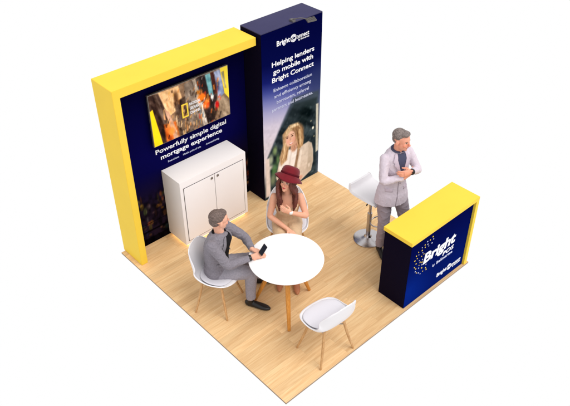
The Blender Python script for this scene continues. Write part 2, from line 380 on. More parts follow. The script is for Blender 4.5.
M['white'] = material('white_laminate', (240, 235, 235), 0.5, 0.25, vary=0.012, vscale=2, bump=0.02, bscale=200)
M['gap'] = material('door_gap', (90, 80, 78), 0.8, 0.1)
M['top'] = material('white_table_lacquer', (242, 238, 238), 0.4, 0.3)
M['shell'] = material('white_plastic_shell', (226, 223, 226), 0.38, 0.35)
M['pad'] = material('pale_grey_pad', (212, 209, 216), 0.75, 0.15, bump=0.2, bscale=500)
M['legwood'] = wood('beech_leg', (206, 162, 112), (172, 126, 78), (6, 6, 1))
M['tablewood'] = wood('golden_leg', (214, 148, 66), (186, 118, 44), (6, 6, 1))
M['chrome'] = material('brushed_chrome', (190, 186, 188), 0.22, 0.5, metal=1.0)
M['metal'] = material('grey_metal', (150, 146, 142), 0.45, 0.5, metal=0.8)
M['lettering'] = material('white_lettering', (242, 242, 246), 0.6, 0.1)
M['softtext'] = material('pale_blue_lettering', (196, 200, 224), 0.6, 0.1)
M['gold'] = material('yellow_print', (240, 206, 70), 0.6, 0.1)
M['black'] = material('black_plastic', (22, 22, 24), 0.4, 0.3)
M['led'] = emissive('warm_led', (255, 236, 190), 3.0)
M['lamp'] = emissive('lamp_lens', (255, 245, 230), 0.8)
M['skin'] = material('skin', (255, 255, 255), 0.5, 0.3, attr=True, sss=0.12, bump=0.06, bscale=260, vary=0.04, vscale=25)
M['skin'].node_tree.nodes['Principled BSDF'].inputs['Subsurface Weight'].default_value = 0.1

# ------------------------------------------------------------------ floor
W = 3.05
bm = bmesh.new(); box(bm, (0, -W, -0.022), (W, 0, 0), 0.0015)
fl = from_bm('floor', bm, M['floor'], None, smooth=False); fl['kind'] = 'structure'
fl.data.materials.append(M['edge'])
for p in fl.data.polygons:
    if p.normal.z < 0.5: p.material_index = 1

# ------------------------------------------------------------------ yellow framed wall
wall = empty('display_wall', (0, 0, 0), label='tall navy display wall inside a thick yellow frame behind the white cabinet', cat='display wall')
bm = bmesh.new()
prof = [(0.055, 0.0), (0.055, 2.39), (1.985, 2.39), (1.985, 2.288), (0.142, 2.288), (0.142, 0.0)]
f0 = [bm.verts.new((x, -0.382, z)) for x, z in prof]; f1 = [bm.verts.new((x, 0.024, z)) for x, z in prof]
bm.faces.new(f0); bm.faces.new(f1[::-1])
for i in range(6): bm.faces.new((f0[i], f1[i], f1[(i+1) % 6], f0[(i+1) % 6]))
bmesh.ops.recalc_face_normals(bm, faces=bm.faces)
bmesh.ops.bevel(bm, geom=bm.edges[:], offset=0.003, segments=2, affect='EDGES')
from_bm('frame', bm, M['yellow'], wall, smooth=False)
box_obj('back_board', (0.145, -0.108, 0.0), (2.012, 0.02, 2.285), M['darknavy'], wall)
rs = np.random.RandomState(5)
spots = [('e', (float(rs.uniform(0.15, 2.0)), float(rs.uniform(0.1, 0.72)**1.0)), float(rs.uniform(.006, .03)), float(rs.uniform(.01, .05)),
          tuple(int(v*rs.uniform(.3, .7)) for v in ((210, 130, 80), (190, 150, 110), (150, 100, 80), (120, 110, 120))[rs.randint(4)]), .012) for _ in range(190)]
def panel_fn(X, Z):
    t = np.clip((Z-0.55)/0.5, 0, 1)[:, None]
    top = np.array((9, 7, 66.)); mid = np.array((6, 5, 50.)); low = np.array((30, 20, 34.))
    u = np.clip(np.abs(Z-1.25)/0.9, 0, 1)[:, None]
    c = (top*(1-u)+mid*u)*t + low*(1-t)
    c = layers_on(c, spots, X, Z)
    for i in range(9):                                  # dark towers and railings of the night city
        pass
    g = vnoise(X, Z, 22, 3)*0.6+vnoise(X, Z*0.35, 45, 4)*0.4
    dark = np.clip((g-0.35)*3, 0, 1)*np.clip((0.8-Z)/0.2, 0, 1)
    c = c*(1-0.55*dark[:, None])
    c[(Z < 0.1)] *= 0.4
    rail = (np.abs(Z-0.2) < 0.012)|(np.abs(Z-0.32) < 0.006); c[rail] *= 0.35
    return c
grid_obj('printed_panel', 0.146, 2.008, 0.004, 2.284, -0.113, 0.009, panel_fn, M['print'], wall)
bm = bmesh.new()
text_bm(bm, 'Powerfully simple digital', 0.615, 1.673, 1.243, -0.1135, bold=0.012, height=.062)
text_bm(bm, 'mortgage experience', 0.676, 1.602, 1.147, -0.1135, bold=0.012, height=.062)
from_bm('headline', bm, M['lettering'], wall, smooth=False)
bm = bmesh.new()
text_bm(bm, 'Seamless', 0.766, 0.93, 1.068, -0.1135, bold=0.004, height=.024)
text_bm(bm, 'Mobile point of sale', 0.99, 1.26, 1.066, -0.1135, bold=0.004, height=.024)
text_bm(bm, 'Automated lending', 1.34, 1.547, 1.064, -0.1135, bold=0.004, height=.024)
from_bm('small_text', bm, M['softtext'], wall, smooth=False)

# ------------------------------------------------------------------ screen
tv = empty('wall_screen', (1.13, -0.19, 1.72), label='flat wall screen showing a colourful film collage above the headline', cat='screen')
def rel(o, root):
    o.location = -V(root.location); return o
rel(box_obj('casing', (0.566, -0.188, 1.398), (1.696, -0.160, 2.07), M['metal'], tv, bev=0.004), tv)
rel(box_obj('wall_mount', (0.9, -0.16, 1.55), (1.35, -0.118, 1.9), M['black'], tv), tv)
rt = np.random.RandomState(21)
def bit():
    x = float(rt.uniform(.72, 1.55)); z = float(rt.uniform(1.42, 2.04)); w = float(rt.uniform(.006, .022)); h = float(rt.uniform(.02, .085)); k = float(rt.uniform(-.25, .05))*h*2
    warm = [(240, 214, 180), (214, 150, 96), (60, 48, 46), (40, 36, 40), (150, 120, 100), (236, 190, 120)]; cool = [(230, 232, 236), (214, 110, 50), (40, 40, 50), (120, 150, 170), (190, 60, 50), (240, 170, 90)]
    c = (warm if x < 1.2 else cool)[rt.randint(6)]
    return ('p', [(x, z), (x+w, z+.004), (x+w+k, z-h), (x+k*.8, z-h*.9)], c, .008)
BITS = [bit() for _ in range(150)]
def tv_fn(X, Z):
    c = layers_on(np.tile(np.array((120., 104, 92)), (len(X), 1)), SCREEN, X, Z)
    c0 = c.copy(); c = layers_on(c, BITS, X, Z)*.6 + c0*.4
    yy = ((c0[:, 0] > 215) & (c0[:, 2] < 110))[:, None]; c = np.where(yy, c0, c)
    yel = (c[:, 0] > 215) & (c[:, 2] < 110)
    g = (vnoise(X+Z*0.35, Z*0.5, 17, 1)-0.5)*66 + (vnoise(X+Z*0.3, Z*0.6, 38, 6)-0.5)*52 + (vnoise(X, Z, 80, 2)-0.5)*16
    g = np.where(yel, g*0.12, g)
    return (c-110)*1.28+104+g[:, None]*np.array((1, .95, .88))+np.array((8, 0, -10.))
rel(grid_obj('picture', 0.572, 1.69, 1.404, 2.064, -0.19, 0.0042, tv_fn, M['screen'], tv, thick=0.002), tv)
bm = bmesh.new()
for a, b in (((0.99, 1.62), (1.08, 1.638)), ((0.99, 1.782), (1.08, 1.80)), ((0.99, 1.638), (1.007, 1.782)), ((1.063, 1.638), (1.08, 1.782))):
    box(bm, (a[0], -0.1935, a[1]), (b[0], -0.1905, b[1]))
rel(from_bm('yellow_emblem', bm, M['gold'], tv, smooth=False), tv)
bm = bmesh.new()
text_bm(bm, 'NATIONAL', 1.105, 1.262, 1.752, -0.1905, bold=0.01, height=0.036)
text_bm(bm, 'GEOGRAPHIC', 1.105, 1.300, 1.694, -0.1905, bold=0.01, height=0.036)
text_bm(bm, 'CHANNEL', 1.105, 1.250, 1.636, -0.1905, bold=0.01, height=0.036)
rel(from_bm('screen_lettering', bm, M['lettering'], tv, smooth=False), tv)

# ------------------------------------------------------------------ tower
tw = empty('banner_tower', (2.52, -0.19, 0), label='tall navy banner tower printed with white headline and a smiling blonde woman', cat='display tower')
TX0, TX1, TY0, TY1, TH = 2.018, 3.03, -0.428, 0.0, 2.43
def place(o, root): o.location = -V(root.location); return o
bm = bmesh.new(); box(bm, (TX0, TY0, 0.0), (TX1, -0.057, TH-0.012), 0.002)
place(from_bm('body', bm, M['darknavy'], tw, smooth=False), tw)
place(box_obj('cap', (TX0, TY0-0.003, TH-0.011), (TX1, -0.057, TH), M['towertop'], tw, bev=0.002), tw)
FACE = (2.488, 0.809)
def tower_fn(X, Z):
    ks = [2.45, 1.95, 1.72, 1.58, 1.45, 1.3, 1.1, 0.8, 0]
    cs = np.array([(3, 5, 52), (5, 9, 64), (20, 27, 98), (62, 70, 140), (112, 116, 172), (160, 158, 196), (204, 196, 214), (216, 206, 214), (224, 214, 214)], float)
    zz = Z - 0.22*np.clip(2.35-X, -1, 1)
    o = np.argsort(ks); c = np.stack([np.interp(zz, np.array(ks)[o], cs[o, k]) for k in range(3)], 1)
    w = np.clip((X-2.5)/0.4, 0, 1)*np.clip((1.85-Z)/0.25, 0, 1); w = (w*0.75)[:, None]
    c = c*(1-w)+np.array((46., 54, 92))*w
    c = layers_on(c, POSTER, X, Z)
    lum = c.mean(1); warm = c[:, 0]-c[:, 2]
    hair = np.clip((warm-44)/12, 0, 1)*np.clip((Z-0.42)/0.05, 0, 1)*(np.hypot(X-FACE[0], (Z-FACE[1]+.03)*.72) > .115)*np.clip((1.1-Z)/.05, 0, 1)
    st_ = (vnoise(X*3+Z*0.6, Z*0.35, 26, 31)-.5)*48 + (vnoise(X*3+Z*0.9, Z*0.5, 50, 32)-.5)*34
    c = c+(st_*hair)[:, None]*np.array((1, .92, .8))
    dark = np.clip((95-lum)/30, 0, 1)*np.clip((1.35-Z)/.25, 0, 1)
    ln = (vnoise(X*0.6+Z*0.9, X*.2, 16, 41)-.45)*46*dark + np.clip(vnoise(X, Z, 14, 42)-.8, 0, 1)*160*dark
    c = c+ln[:, None]*np.array((.9, 1, 1.))
    g = (vnoise(X, Z, 30, 8)-0.5)*18*np.clip((1.3-Z)/0.3, 0, 1)
    return c+g[:, None]
place(grid_obj('printed_banner', TX0+0.001, TX1-0.001, 0.004, TH-0.013, -0.433, 0.0046, tower_fn, M['print'], tw, thick=0.003), tw)
def fit_lines(name, rows, y, bold, mat):
    for s, a, b, z, *h in rows:
        bm = bmesh.new(); text_bm(bm, s, a, b, z, y, bold=bold, height=h[0] if h else .046)
        place(from_bm(name, bm, mat, tw, smooth=False), tw)
fit_lines('headline', [('Helping lenders', 2.178, 2.895, 1.955, .066), ('go mobile with', 2.197, 2.878, 1.852, .066), ('Bright Connect', 2.178, 2.892, 1.745, .066)], -0.4335, 0.012, M['lettering'])
fit_lines('paragraph', [('Enhance collaboration', 2.2, 2.865, 1.612), ('and efficiency among', 2.212, 2.85, 1.522), ('borrowers, referral', 2.25, 2.812, 1.432), ('partners and businesses.', 2.172, 2.888, 1.34)], -0.4335, 0.004, M['softtext'])
def logo(bm, x0, x1, z, y, k=1.0):
    w = x1-x0
    text_bm(bm, 'Bright', x0, x0+w*0.40, z, y, bold=0.012)
    text_bm(bm, 'onnect', x0+w*0.60, x1, z, y, bold=0.012)
    cx, cz, r = x0+w*0.51, z+w*0.045, w*0.085
    text_bm(bm, 'C', cx-w*0.035, cx+w*0.045, z, y, bold=0.012)
    for a0, a1, rr in ((20, 340, r), (200, 520, r*0.72)):
        n = 40; prev = None
        for i in range(n+1):
            a = math.radians(a0+(a1-a0)*i/n); t = r*0.09
            q = [bm.verts.new((cx+(rr+s)*math.cos(a), yy, cz+(rr+s)*math.sin(a))) for s, yy in ((-t, y), (t, y), (t, y-0.003), (-t, y-0.003))]
            if prev:
                for j in range(4): bm.faces.new((prev[j], prev[(j+1) % 4], q[(j+1) % 4], q[j]))
            prev = q
        if rr != r: pass
    text_bm(bm, 'by BeSmartee', x0+w*0.66, x1, z-w*0.06, y)
bm = bmesh.new(); logo(bm, 2.262, 2.80, 2.205, -0.4335)
place(from_bm('logo', bm, M['lettering'], tw, smooth=False), tw)

# spotlight clamped on the tower's top edge
M['lampmetal'] = material('dark_grey_metal', (104, 100, 98), 0.5, 0.4, metal=0.5)
sp = empty('arm_light', (2.545, -0.40, TH), label='small grey arm spotlight clamped to the top edge of the navy tower', cat='spotlight')
box_obj('clamp', (-0.024, -0.036, 0.001), (0.024, 0.025, 0.028), M['lampmetal'], sp, bev=0.004)
bm = bmesh.new(); loft(bm, [(0, -0.01, 0.03, 0.006), (0.05, -0.09, 0.055, 0.006), (0.09, -0.15, 0.05, 0.006)], n=12)
from_bm('arm', bm, M['lampmetal'], sp)
RM = Matrix.Translation((0.135, -0.185, 0.04)) @ Matrix.Rotation(math.radians(-12), 4, 'Z') @ Matrix.Rotation(math.radians(20), 4, 'X')
hd = box_obj('lamp_head', (-0.062, -0.032, -0.009), (0.062, 0.032, 0.009), M['lampmetal'], sp, bev=0.005, M=RM)
bm = bmesh.new()
for i in range(7): box(bm, (-0.055+i*0.017, -0.027, 0.009), (-0.050+i*0.017, 0.027, 0.015), M=RM)
from_bm('cooling_fins', bm, M['lampmetal'], hd, smooth=False)
box_obj('lens', (-0.052, -0.026, -0.0125), (0.052, 0.026, -0.0095), M['lamp'], hd, M=RM)

# ------------------------------------------------------------------ cabinet
cb = empty('storage_cabinet', (1.157, -0.3, 0), label='white two door storage cabinet with a glowing light strip along its base', cat='cabinet')
CX0, CX1, CY0, CY1, CH = 0.655, 1.662, -0.492, -0.118, 1.0
def cpl(o): o.location = -V(cb.location); return o
cpl(box_obj('body', (CX0, CY0+0.002, 0.042), (CX1, CY1, CH), M['white'], cb, bev=0.003))
cpl(box_obj('plinth', (CX0+0.05, CY0+0.05, 0.0), (CX1-0.05, CY1-0.01, 0.041), M['white'], cb))
bm = bmesh.new(); box(bm, (CX0+0.03, CY0+0.03, 0.012), (CX1-0.03, CY0+0.04, 0.028)); box(bm, (CX0+0.03, CY0+0.04, 0.012), (CX0+0.04, CY1-0.02, 0.028)); box(bm, (CX1-0.04, CY0+0.04, 0.012), (CX1-0.03, CY1-0.02, 0.028))
cpl(from_bm('light_strip', bm, M['led'], cb, smooth=False))
cpl(box_obj('door_recess', (CX0+0.043, CY0-0.0005, 0.088), (CX1-0.043, CY0+0.01, 0.952-0.045), M['gap'], cb))
for a, b, hx in ((CX0+0.05, 1.1585, 1.118), (1.1645, CX1-0.05, 1.208)):
    d = cpl(box_obj('door', (a, CY0-0.004, 0.096), (b, CY0+0.004, 0.952-0.052), M['white'], cb, bev=0.002))
    bm = bmesh.new()
    Mx = Matrix.Translation((hx, CY0-0.0045, 0.862)) @ Matrix.Rotation(PI/2, 4, 'X')
    lathe(bm, [(0.0165, 0), (0.0165, 0.006), (0.0125, 0.007), (0.012, 0.003)], 28, Mx)
    from_bm('handle', bm, M['metal'], d)

# ------------------------------------------------------------------ table
tb = empty('round_table', (0.893, -2.085, 0), label='round white table with golden wooden legs in the middle of the floor', cat='table')
bm = bmesh.new(); lathe(bm, [(0.0, 0.728), (0.385, 0.728), (0.405, 0.736), (0.411, 0.745), (0.409, 0.75), (0.0, 0.752)][1:5]+[(0.40, 0.752)], 96)
from_bm('tabletop', bm, M['top'], tb)
bm = bmesh.new(); lathe(bm, [(0.13, 0.70), (0.16, 0.7275)], 40); from_bm('hub', bm, M['metal'], tb)
for a in (-128, 1.5, 121):
    r = math.radians(a); bm = bmesh.new()
    loft(bm, [(0.10*math.cos(r), 0.10*math.sin(r), 0.72, 0.027), (0.24*math.cos(r), 0.24*math.sin(r), 0.36, 0.026), (0.372*math.cos(r), 0.372*math.sin(r), 0.012, 0.018)], n=20, cap=(0, 0.6))
    from_bm('leg', bm, M['tablewood'], tb)

# ------------------------------------------------------------------ chairs
def chair_shell(bm, off=0.0, rng=None):
    P = spline([(0.232, 0.424, 0.085, 0.000, -0.02), (0.222, 0.438, 0.150, 0.006, -0.03), (0.19, 0.441, 0.192, 0.015, -0.02), (0.11, 0.436, 0.226, 0.03, 0.0), (0.0, 0.428, 0.238, 0.045, 0.0), (-0.10, 0.437, 0.235, 0.07, 0.0),
                (-0.165, 0.475, 0.232, 0.09, 0.015), (-0.198, 0.545, 0.222, 0.07, 0.055), (-0.222, 0.63, 0.205, 0.03, 0.06), (-0.243, 0.71, 0.180, 0.0, 0.045), (-0.257, 0.765, 0.140, -0.012, 0.025), (-0.262, 0.785, 0.09, -0.02, 0.01)], 4)
    if rng: P = P[rng[0]:rng[1]]
    nu = 24; rows = []
    for y, z, w, cz, cy in P:
        row = []
        for i in range(nu+1):
            u = -1+2*i/nu; s = math.sin(u*PI/2)
            row.append(bm.verts.new((w*(0.85*s+0.15*u), y+cy*abs(u)**2.4, z+cz*abs(u)**2.6+off)))
        rows.append(row)
    for a, b in zip(rows, rows[1:]):
        for i in range(nu): bm.faces.new((a[i], a[i+1], b[i+1], b[i]))
    for r_ in rows:
        for v in r_: v.co = V((v.co.x*1.06, v.co.y*1.05+.004, v.co.z*1.085))
def make_chair(label):
    t = empty('shell_chair', label=label, cat='chair', group='white shell chairs around the round table')
    bm = bmesh.new(); chair_shell(bm); o = from_bm('shell', bm, M['shell'], t, angle=None)
    bake(o, [('SOLIDIFY', dict(thickness=0.011, offset=0.0)), ('BEVEL', dict(width=0.003, segments=2, limit_method='ANGLE'))])
    for p in o.data.polygons: p.use_smooth = True
    bm = bmesh.new()
    nu, nv = 30, 30; rows = []
    for j in range(nv+1):
        v = j/nv; y = 0.196-0.350*v
        hw = 0.216*(1-abs(2*v-1)**3.2)**0.42*(0.93+0.07*math.sin(v*PI))
        zc = float(np.interp(y, [-0.165, -0.10, 0, 0.12, 0.205], [0.475, 0.437, 0.428, 0.436, 0.442])); ccz = float(np.interp(y, [-0.165, -0.1, 0, 0.12, 0.205], [0.09, 0.07, 0.045, 0.03, 0.012]))
        rows.append([bm.verts.new((hw*(-1+2*i/nu), y, zc+ccz*(abs(hw*(-1+2*i/nu))/0.235)**2.6+0.010+0.016*(1-abs(-1+2*i/nu)**4)*(1-abs(2*v-1)**4))) for i in range(nu+1)])
    for a, b in zip(rows, rows[1:]):
        for i in range(nu): bm.faces.new((a[i], a[i+1], b[i+1], b[i]))
    for v in bm.verts: v.co = V((v.co.x*1.07, v.co.y*1.06+.004, v.co.z*1.085))
    o = from_bm('seat_pad', bm, M['pad'], t, angle=None); bake(o, [('SOLIDIFY', dict(thickness=0.006, offset=0.0))])
    for p in o.data.polygons: p.use_smooth = True
    for sx in (-1, 1):
        for sy in (-1, 1):
            bm = bmesh.new(); loft(bm, [(sx*0.13, sy*0.105-0.01, 0.455, 0.0155), (sx*0.18, sy*0.15-0.005, 0.21, 0.0145), (sx*0.232, sy*0.193, 0.006, 0.0105)], n=14, cap=(0, 0.5))
            from_bm('leg', bm, M['legwood'], t)
    bm = bmesh.new()
    for s in (-1, 1):
        loft(bm, [(s*0.145, -0.125, 0.385, 0.006), (-s*0.145, 0.105, 0.385, 0.006)], n=8, cap=(0, 0))
        loft(bm, [(s*0.14, -0.12, 0.44, 0.009), (s*0.14, 0.10, 0.44, 0.009)], n=8, cap=(0, 0))
    from_bm('under_frame', bm, M['metal'], t)
    return t
def copy_tree(o, parent=None):
    c = o.copy(); COL.objects.link(c); c.parent = parent
    for ch in list(o.children): copy_tree(ch, c)
    return c
ch0 = make_chair('empty white shell chair with pale grey seat pad nearest the front corner')
ch0.location = (0.786, -2.815, 0); ch0.rotation_euler.z = math.radians(-3.5)
ch1 = copy_tree(ch0); ch1.location = (0.372, -1.515, 0); ch1.rotation_euler.z = math.radians(-61.6-90)
ch1['label'] = 'white shell chair in which the man in the grey suit sits'
ch2 = copy_tree(ch0); ch2.location = (1.54, -1.40, 0); ch2.rotation_euler.z = math.radians(-132-90)
ch2['label'] = 'white shell chair in which the woman in the red hat sits'

# ------------------------------------------------------------------ bar stool
st = empty('bar_stool', (2.465, -1.915, 0), label='white bar stool on a chrome pedestal behind the standing man', cat='bar stool')
bm = bmesh.new(); lathe(bm, [(0.178, 0.0), (0.185, 0.004), (0.184, 0.010), (0.165, 0.018), (0.10, 0.028), (0.05, 0.045), (0.036, 0.075)], 64); from_bm('base', bm, M['chrome'], st)
bm = bmesh.new(); lathe(bm, [(0.030, 0.07), (0.030, 0.42), (0.024, 0.425)], 32); lathe(bm, [(0.019, 0.42), (0.019, 0.70)], 24); from_bm('column', bm, M['chrome'], st)
bm = bmesh.new()
lp = [(0.02, 0.0, 0.36, 0.0085)] + [(0.125+0.115*math.cos(a), 0.0-0.105*math.sin(a)-0.02, 0.30+0.02*math.cos(a), 0.0085) for a in np.linspace(PI*1.0, -PI*0.98, 22)] + [(0.02, -0.02, 0.33, 0.0085)]
RZ = Matrix.Rotation(math.radians(-45), 4, 'Z')
lp = [tuple(RZ @ V(q[:3]))+(q[3],) for q in lp]
loft(bm, lp, n=12, sub=3, side=(0, 0, 1)); from_bm('footrest', bm, M['chrome'], st)
bm = bmesh.new(); box(bm, (-0.09, -0.09, 0.695), (0.09, 0.09, 0.715), 0.004); from_bm('mount_plate', bm, M['black'], st)
bm = bmesh.new(); loft(bm, [(-0.02, -0.02, 0.69, 0.006), (-0.12, -0.06, 0.685, 0.006), (-0.17, -0.075, 0.672, 0.009)], n=10); from_bm('lever', bm, M['black'], st)
bm = bmesh.new(); rows = []
P = spline([(-0.205, 0.715, 0.175), (-0.20, 0.738, 0.19), (-0.10, 0.745, 0.205), (0.05, 0.742, 0.205), (0.14, 0.75, 0.205), (0.180, 0.775, 0.20), (0.200, 0.822, 0.185), (0.203, 0.838, 0.17)], 4)
for y, z, w in P: rows.append([bm.verts.new((w*math.sin((-1+2*i/20)*PI/2), y, z+0.012*abs(-1+2*i/20)**3)) for i in range(21)])
for a, b in zip(rows, rows[1:]):
    for i in range(20): bm.faces.new((a[i], a[i+1], b[i+1], b[i]))
o = from_bm('seat', bm, M['shell'], st, angle=None); bake(o, [('SOLIDIFY', dict(thickness=0.028, offset=0.0)), ('BEVEL', dict(width=0.008, segments=3, limit_method='ANGLE'))])
for p in o.data.polygons: p.use_smooth = True

# ------------------------------------------------------------------ counter
ct = empty('reception_counter', (2.41, -2.85, 0), label='navy reception counter with a thick yellow top at the floor edge', cat='counter')
def kpl(o): o.location = -V(ct.location); return o
bm = bmesh.new()
prof = [(1.804, 1.022), (3.012, 1.022), (3.012, 0.0), (2.958, 0.0), (2.958, 0.972), (1.804, 0.972)]
f0 = [bm.verts.new((x, -3.045, z)) for x, z in prof]; f1 = [bm.verts.new((x, -2.65, z)) for x, z in prof]
bm.faces.new(f0); bm.faces.new(f1[::-1])
for i in range(6): bm.faces.new((f0[i], f1[i], f1[(i+1) % 6], f0[(i+1) % 6]))
bmesh.ops.recalc_face_normals(bm, faces=bm.faces); bmesh.ops.bevel(bm, geom=bm.edges[:], offset=0.002, segments=2, affect='EDGES')
kpl(from_bm('top_and_side', bm, M['yellow'], ct, smooth=False))
kpl(box_obj('body', (1.847, -3.012, 0.0), (2.955, -2.64, 0.935), M['darknavy'], ct, bev=0.002))
kpl(box_obj('painted_shadow_gap', (1.885, -2.985, 0.936), (2.954, -2.67, 0.971), M['black'], ct))  # black block stands in for the shade under the counter top
def cfn(X, Z):
    t = np.clip((Z-0.1)/0.8, 0, 1)[:, None]; c = np.array((5, 22, 94.))*(1-t)+np.array((5, 10, 66.))*t
    g = np.clip(1-np.hypot((X-1.9)/0.5, (Z-0.25)/0.5), 0, 1)[:, None]
    return c+g*np.array((2, 14, 30.))
kpl(grid_obj('front_graphic', 1.849, 2.953, 0.003, 0.933, -3.016, 0.03, cfn, M['print'], ct, thick=0.003))
bm = bmesh.new()
text_bm(bm, 'Bright', 2.10, 2.69, 0.530, -3.0165, bold=0.03, height=0.150, shear=0.12)
text_bm(bm, 'POS', 2.475, 2.683, 0.425, -3.0165, bold=0.015, height=0.062, shear=0.12)
kpl(from_bm('lettering', bm, M['lettering'], ct, smooth=False))
bm = bmesh.new(); text_bm(bm, 'by', 2.302, 2.345, 0.365, -3.0165, bold=0.01); text_bm(bm, 'BeSmartee', 2.375, 2.675, 0.362, -3.0165, bold=0.02, height=0.042)
kpl(from_bm('small_lettering', bm, M['softtext'], ct, smooth=False))
bm = bmesh.new(); logo(bm, 2.43, 2.895, 0.118, -3.0165); kpl(from_bm('logo', bm, M['lettering'], ct, smooth=False))
rs = np.random.RandomState(11); used = []
for i in range(400):
    a = math.radians(rs.uniform(60, 285)); d = rs.uniform(0.07, 0.24)
    x, z = 2.15+d*math.cos(a)*0.95, 0.64+d*math.sin(a)*1.05
    if any(math.hypot(x-q[0], z-q[1]) < 0.040 for q in used) or (x > 2.09 and z < 0.76 and z > 0.5): continue
    used.append((x, z)); s = rs.uniform(0.0045, 0.008)
    ww = Matrix.Translation((x, 0, z)) @ Matrix.Rotation(rs.uniform(0, 3), 4, 'Y')
    kpl(box_obj('spark', (-s, -3.0195, -s), (s, -3.0165, s), M['gold'] if rs.rand() < 0.6 else M['softtext'], ct, M=ww))

# ------------------------------------------------------------------ camera, light, world
cam = bpy.data.cameras.new('camera'); co = bpy.data.objects.new('camera', cam); COL.objects.link(co)
co.matrix_world = Matrix([[0.737063, 0.416499, -0.532228, -2.825592], [-0.675813, 0.449751, -0.583952, -6.149611], [-0.003845, 0.790096, 0.612971, 5.774299], [0, 0, 0, 1]])
cam.lens = 43.4839
cam.sensor_fit = 'HORIZONTAL'; cam.sensor_width = 36; cam.clip_start = 0.1; cam.clip_end = 200
scene.camera = co
w = bpy.data.worlds.new('World'); scene.world = w; w.use_nodes = True
w.node_tree.nodes['Background'].inputs['Color'].default_value = (1, 1, 1, 1)
w.node_tree.nodes['Background'].inputs['Strength'].default_value = 1.0
sd = bpy.data.lights.new('key_light', 'SUN'); so = bpy.data.objects.new('key_light', sd); COL.objects.link(so)
sd.energy = 1.8; sd.angle = math.radians(35); sd.color = (1, 0.985, 0.96)
so.rotation_euler = V((0.10, -0.52, 0.85)).to_track_quat('Z', 'Y').to_euler()
scene.view_settings.view_transform = 'Standard'; scene.view_settings.look = 'None'
scene.render.engine = 'CYCLES'

# ================================================================== people
M['suit'] = material('grey_suit_wool', (128, 122, 130), 0.85, 0.12, crease=9, bump=0.3, bscale=300, vary=0.12, vscale=60, sheen=0.1)
M['suit2'] = material('light_grey_trouser_wool', (148, 143, 152), 0.85, 0.12, crease=8, bump=0.25, bscale=350, vary=0.1, vscale=60)
M['blackshirt'] = material('black_shirt', (24, 22, 26), 0.8, 0.15, bump=0.2, bscale=250)
M['leather'] = material('black_leather', (20, 18, 20), 0.35, 0.4)
M['lilac'] = material('pale_lilac_blazer', (206, 194, 205), 0.85, 0.1, crease=8, bump=0.2, bscale=350, vary=0.05, vscale=40, sheen=0.1)
M['lilac_d'] = material('pale_lilac_lapel', (200, 185, 198), 0.85, 0.1, bump=0.2, bscale=350)
M['mauve'] = material('mauve_grey_trousers', (160, 148, 158), 0.85, 0.1, crease=7, bump=0.2, bscale=350, vary=0.07, vscale=14)
M['bluegrey'] = material('dark_blue_grey_shirt', (74, 76, 98), 0.8, 0.1, bump=0.2, bscale=250)
M['tan'] = material('tan_dress', (206, 176, 142), 0.8, 0.12, crease=9, bump=0.2, bscale=300, vary=0.08, vscale=22)
M['burgundy'] = material('burgundy_felt', (112, 26, 36), 0.9, 0.1, bump=0.3, bscale=300, vary=0.1, vscale=20, sheen=0.2)
M['hatband'] = material('dark_hat_band', (84, 16, 28), 0.8, 0.1)
M['hair_brown'] = material('auburn_hair', (98, 48, 38), 0.55, 0.35, bump=0.8, bscale=60, vary=0.35, vscale=30, stretch=(1.5, 1.5, 0.25))
M['hair_grey'] = material('greying_brown_hair', (104, 88, 82), 0.65, 0.3, bump=1.0, bscale=130, vary=0.5, vscale=110, stretch=(1, .35, 1))
M['hair_salt'] = material('grey_hair', (122, 110, 106), 0.65, 0.3, bump=1.0, bscale=130, vary=0.5, vscale=110, stretch=(1, .35, 1))
M['shoe_tan'] = material('tan_leather', (176, 112, 78), 0.45, 0.3)
M['silver'] = material('watch_face', (236, 234, 230), 0.3, 0.5)

def frame_m(origin, yaw=0, pitch=0, roll=0):
    return Matrix.Translation(V(origin)) @ Matrix.Rotation(math.radians(yaw), 4, 'Z') @ Matrix.Rotation(math.radians(-pitch), 4, 'X') @ Matrix.Rotation(math.radians(roll), 4, 'Y')

def head(bm, H, female=False):
    k = 0.95 if female else 1.0
    def B(c, r, R=None): ball(bm, H @ (V(c)*k), 1, H.to_3x3().to_4x4() @ (R or Matrix()) @ Matrix.Diagonal((r[0]*k, r[1]*k, r[2]*k, 1)))
    B((0, -0.018, 0.032), (0.076, 0.096, 0.088)); B((0, 0.03, 0.02), (0.066, 0.062, 0.075))
    B((0, 0.026, -0.035), (0.060, 0.062, 0.075)); B((0, 0.03, -0.07), (0.048 if female else 0.054, 0.052, 0.05))
    B((0, 0.066, -0.098), (0.022, 0.020, 0.018)); B((0, 0.078, 0.022), (0.046, 0.016, 0.010))
    for s in (-1, 1):
        B((s*0.036, 0.064, -0.028), (0.022, 0.022, 0.024))
        B((s*0.079, -0.008, -0.012), (0.009, 0.020, 0.033), Matrix.Rotation(s*0.35, 4, 'Z'))
    def P(c): return list(H @ (V(c)*k))
    loft(bm, [P((0, 0.088, 0.012))+[0.007*k], P((0, 0.102, -0.012))+[0.010*k], P((0, 0.106, -0.026))+[0.0145*k]], n=14)
    B((0, 0.088, -0.054), (0.023, 0.010, 0.0055)); B((0, 0.087, -0.064), (0.020, 0.010, 0.006))

